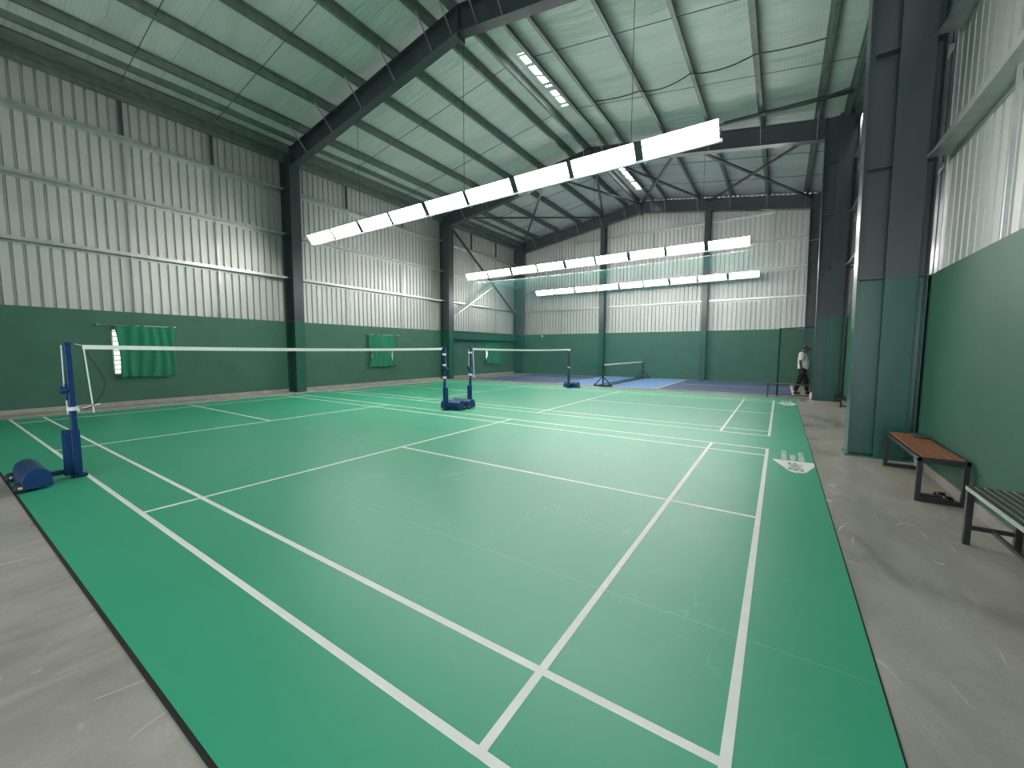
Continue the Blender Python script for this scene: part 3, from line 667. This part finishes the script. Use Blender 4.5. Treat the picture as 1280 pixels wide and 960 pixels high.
# bottle, small wall box
bt = thing('water_bottle', 'pink bottle standing on the concrete by the far right column', 'bottle', (14.31, 14.13, 0))
part('body', MB().lathe((14.31, 14.13, 0), [(.038, .0), (.042, .01), (.042, .15), (.034, .18), (.022, .195)]), 'pink', bt)
part('cap', MB().lathe((14.31, 14.13, .195), [(.024, 0), (.024, .028), (.02, .034)]), 'white', bt)
sb = thing('wall_box', 'tiny white box on the far green wall by the left corner', 'fixture', (.92, 21.17, 2.36))
part('case', MB().box(.87, .97, 21.13, 21.2, 2.32, 2.42), 'white', sb, bevel=.008); part('lens', MB().tube([(.92, 21.1, 2.37), (.92, 21.13, 2.37)], .025, 10), 'black', sb)

# ------------------------------------------------------------------ the walking person
pr_ = thing('person', 'man in white T-shirt and black trousers walking, looking down', 'person', (14.12, 15.72, .012))
def skin_part(name, nodes, edges, matname, parent, root=0, sub=2):
    P0 = Vector((14.12, 15.72, .012)); bm = bmesh.new(); lay = bm.verts.layers.skin.verify(); keys = list(nodes); vv = {}
    for i, k in enumerate(keys):
        x, y, z, r = nodes[k][:4]; r2 = nodes[k][4] if len(nodes[k]) > 4 else r
        v = bm.verts.new((x, y, z)); v[lay].radius = (r, r2); v[lay].use_root = (i == root); vv[k] = v
    for a, b_ in edges: bm.edges.new((vv[a], vv[b_]))
    me = bpy.data.meshes.new(name); bm.to_mesh(me); bm.free(); me.materials.append(M[matname])
    o = bpy.data.objects.new(name, me); COL.objects.link(o); o.parent = parent; ROOT[o] = P0
    s_ = o.modifiers.new('skin', 'SKIN'); s_.use_smooth_shade = True; s2 = o.modifiers.new('sub', 'SUBSURF'); s2.levels = s2.render_levels = sub
    return o
N = {'pel': (0, 0, .90, .09, .11), 'bel': (.0, 0, 1.03, .09, .12), 'che': (-.01, 0, 1.2, .09, .12), 'uch': (-.02, 0, 1.34, .075, .10), 'neck': (.01, 0, 1.43, .055),
     'hb': (.05, 0, 1.49, .075), 'hm': (.085, 0, 1.545, .092, .078), 'ht': (.11, 0, 1.60, .07, .065), 'jaw': (.125, 0, 1.475, .045), 'nose': (.19, 0, 1.525, .016), 'earL': (.07, .088, 1.54, .018), 'earR': (.07, -.088, 1.54, .018)}
Ed = [('pel', 'bel'), ('bel', 'che'), ('che', 'uch'), ('uch', 'neck'), ('neck', 'hb'), ('hb', 'hm'), ('hm', 'ht'), ('hb', 'jaw'), ('hm', 'nose'), ('hm', 'earL'), ('hm', 'earR')]
for nm_, sy, hx, kn, an in (('R', -1, 0, (-.06, .50), (-.17, .10)), ('L', 1, 0, (.12, .50), (.17, .10))):
    N.update({'hip' + nm_: (0, sy * .09, .82, .07), 'kn' + nm_: (kn[0], sy * .095, kn[1], .05), 'an' + nm_: (an[0], sy * .1, an[1], .042), 'toe' + nm_: (an[0] + .15, sy * .105, .035, .035)})
    Ed += [('pel', 'hip' + nm_), ('hip' + nm_, 'kn' + nm_), ('kn' + nm_, 'an' + nm_), ('an' + nm_, 'toe' + nm_)]
    ex, wx = (-.075, -.03) if sy < 0 else (.0, .06)
    N.update({'sh' + nm_: (-.03, sy * .18, 1.36, .06), 'el' + nm_: (ex, sy * .235, 1.09, .04), 'wr' + nm_: (wx, sy * .225, .87, .028), 'pa' + nm_: (wx + .015, sy * .222, .81, .024, .016)})
    Ed += [('uch', 'sh' + nm_), ('sh' + nm_, 'el' + nm_), ('el' + nm_, 'wr' + nm_), ('wr' + nm_, 'pa' + nm_)]
    for k, (fx, ln) in enumerate(((-.022, .055), (-.006, .068), (.010, .07), (.026, .06))):
        a, c = 'f%s%d' % (nm_, k), 'g%s%d' % (nm_, k)
        N[a] = (wx + .015 + fx, sy * .222, .765, .009); N[c] = (wx + .025 + fx, sy * .214, .765 - ln, .008); Ed += [('pa' + nm_, a), (a, c)]
    N['t' + nm_] = (wx + .045, sy * .215, .81, .010); N['u' + nm_] = (wx + .056, sy * .207, .77, .009); Ed += [('pa' + nm_, 't' + nm_), ('t' + nm_, 'u' + nm_)]
skin_part('body', N, Ed, 'skin', pr_)
S = {'hem': (.0, 0, .80, .145, .17), 'bel': (.025, 0, .98, .155, .175), 'che': (.01, 0, 1.18, .14, .175), 'uch': (-.02, 0, 1.33, .11, .15), 'col': (0, 0, 1.415, .072)}
SE = [('hem', 'bel'), ('bel', 'che'), ('che', 'uch'), ('uch', 'col')]
for nm_, sy, ex in (('R', -1, -.07), ('L', 1, -.01)):
    S['s' + nm_] = (-.03, sy * .185, 1.355, .085); S['c' + nm_] = (ex + .01, sy * .235, 1.14, .07); SE += [('uch', 's' + nm_), ('s' + nm_, 'c' + nm_)]
skin_part('shirt', S, SE, 'shirt', pr_)
T = {'w': (.01, 0, .93, .135, .155), 'p': (0, 0, .82, .14, .16)}
TE = [('w', 'p')]
for nm_, sy, kn, an in (('R', -1, (-.06, .50), (-.175, .10)), ('L', 1, (.125, .50), (.165, .10))):
    T['h' + nm_] = (.0, sy * .09, .74, .11); T['k' + nm_] = (kn[0], sy * .095, kn[1], .085); T['a' + nm_] = (an[0], sy * .1, an[1], .07)
    TE += [('p', 'h' + nm_), ('h' + nm_, 'k' + nm_), ('k' + nm_, 'a' + nm_)]
skin_part('trousers', T, TE, 'trouser', pr_)
H = {'a': (.01, 0, 1.52, .075), 'b': (.045, 0, 1.58, .10, .09), 'c': (.095, 0, 1.612, .085, .085), 'd': (.11, 0, 1.62, .05)}
skin_part('hair', H, [('a', 'b'), ('b', 'c'), ('c', 'd')], 'hair', pr_)
for sy, ax in ((-1, -.17), (1, .17)):
    q = {'h': (ax - .05, sy * .1, .045, .045), 'm': (ax + .05, sy * .102, .045, .045), 't': (ax + .15, sy * .108, .036, .036)}
    skin_part('shoe', q, [('h', 'm'), ('m', 't')], 'rubber', pr_)
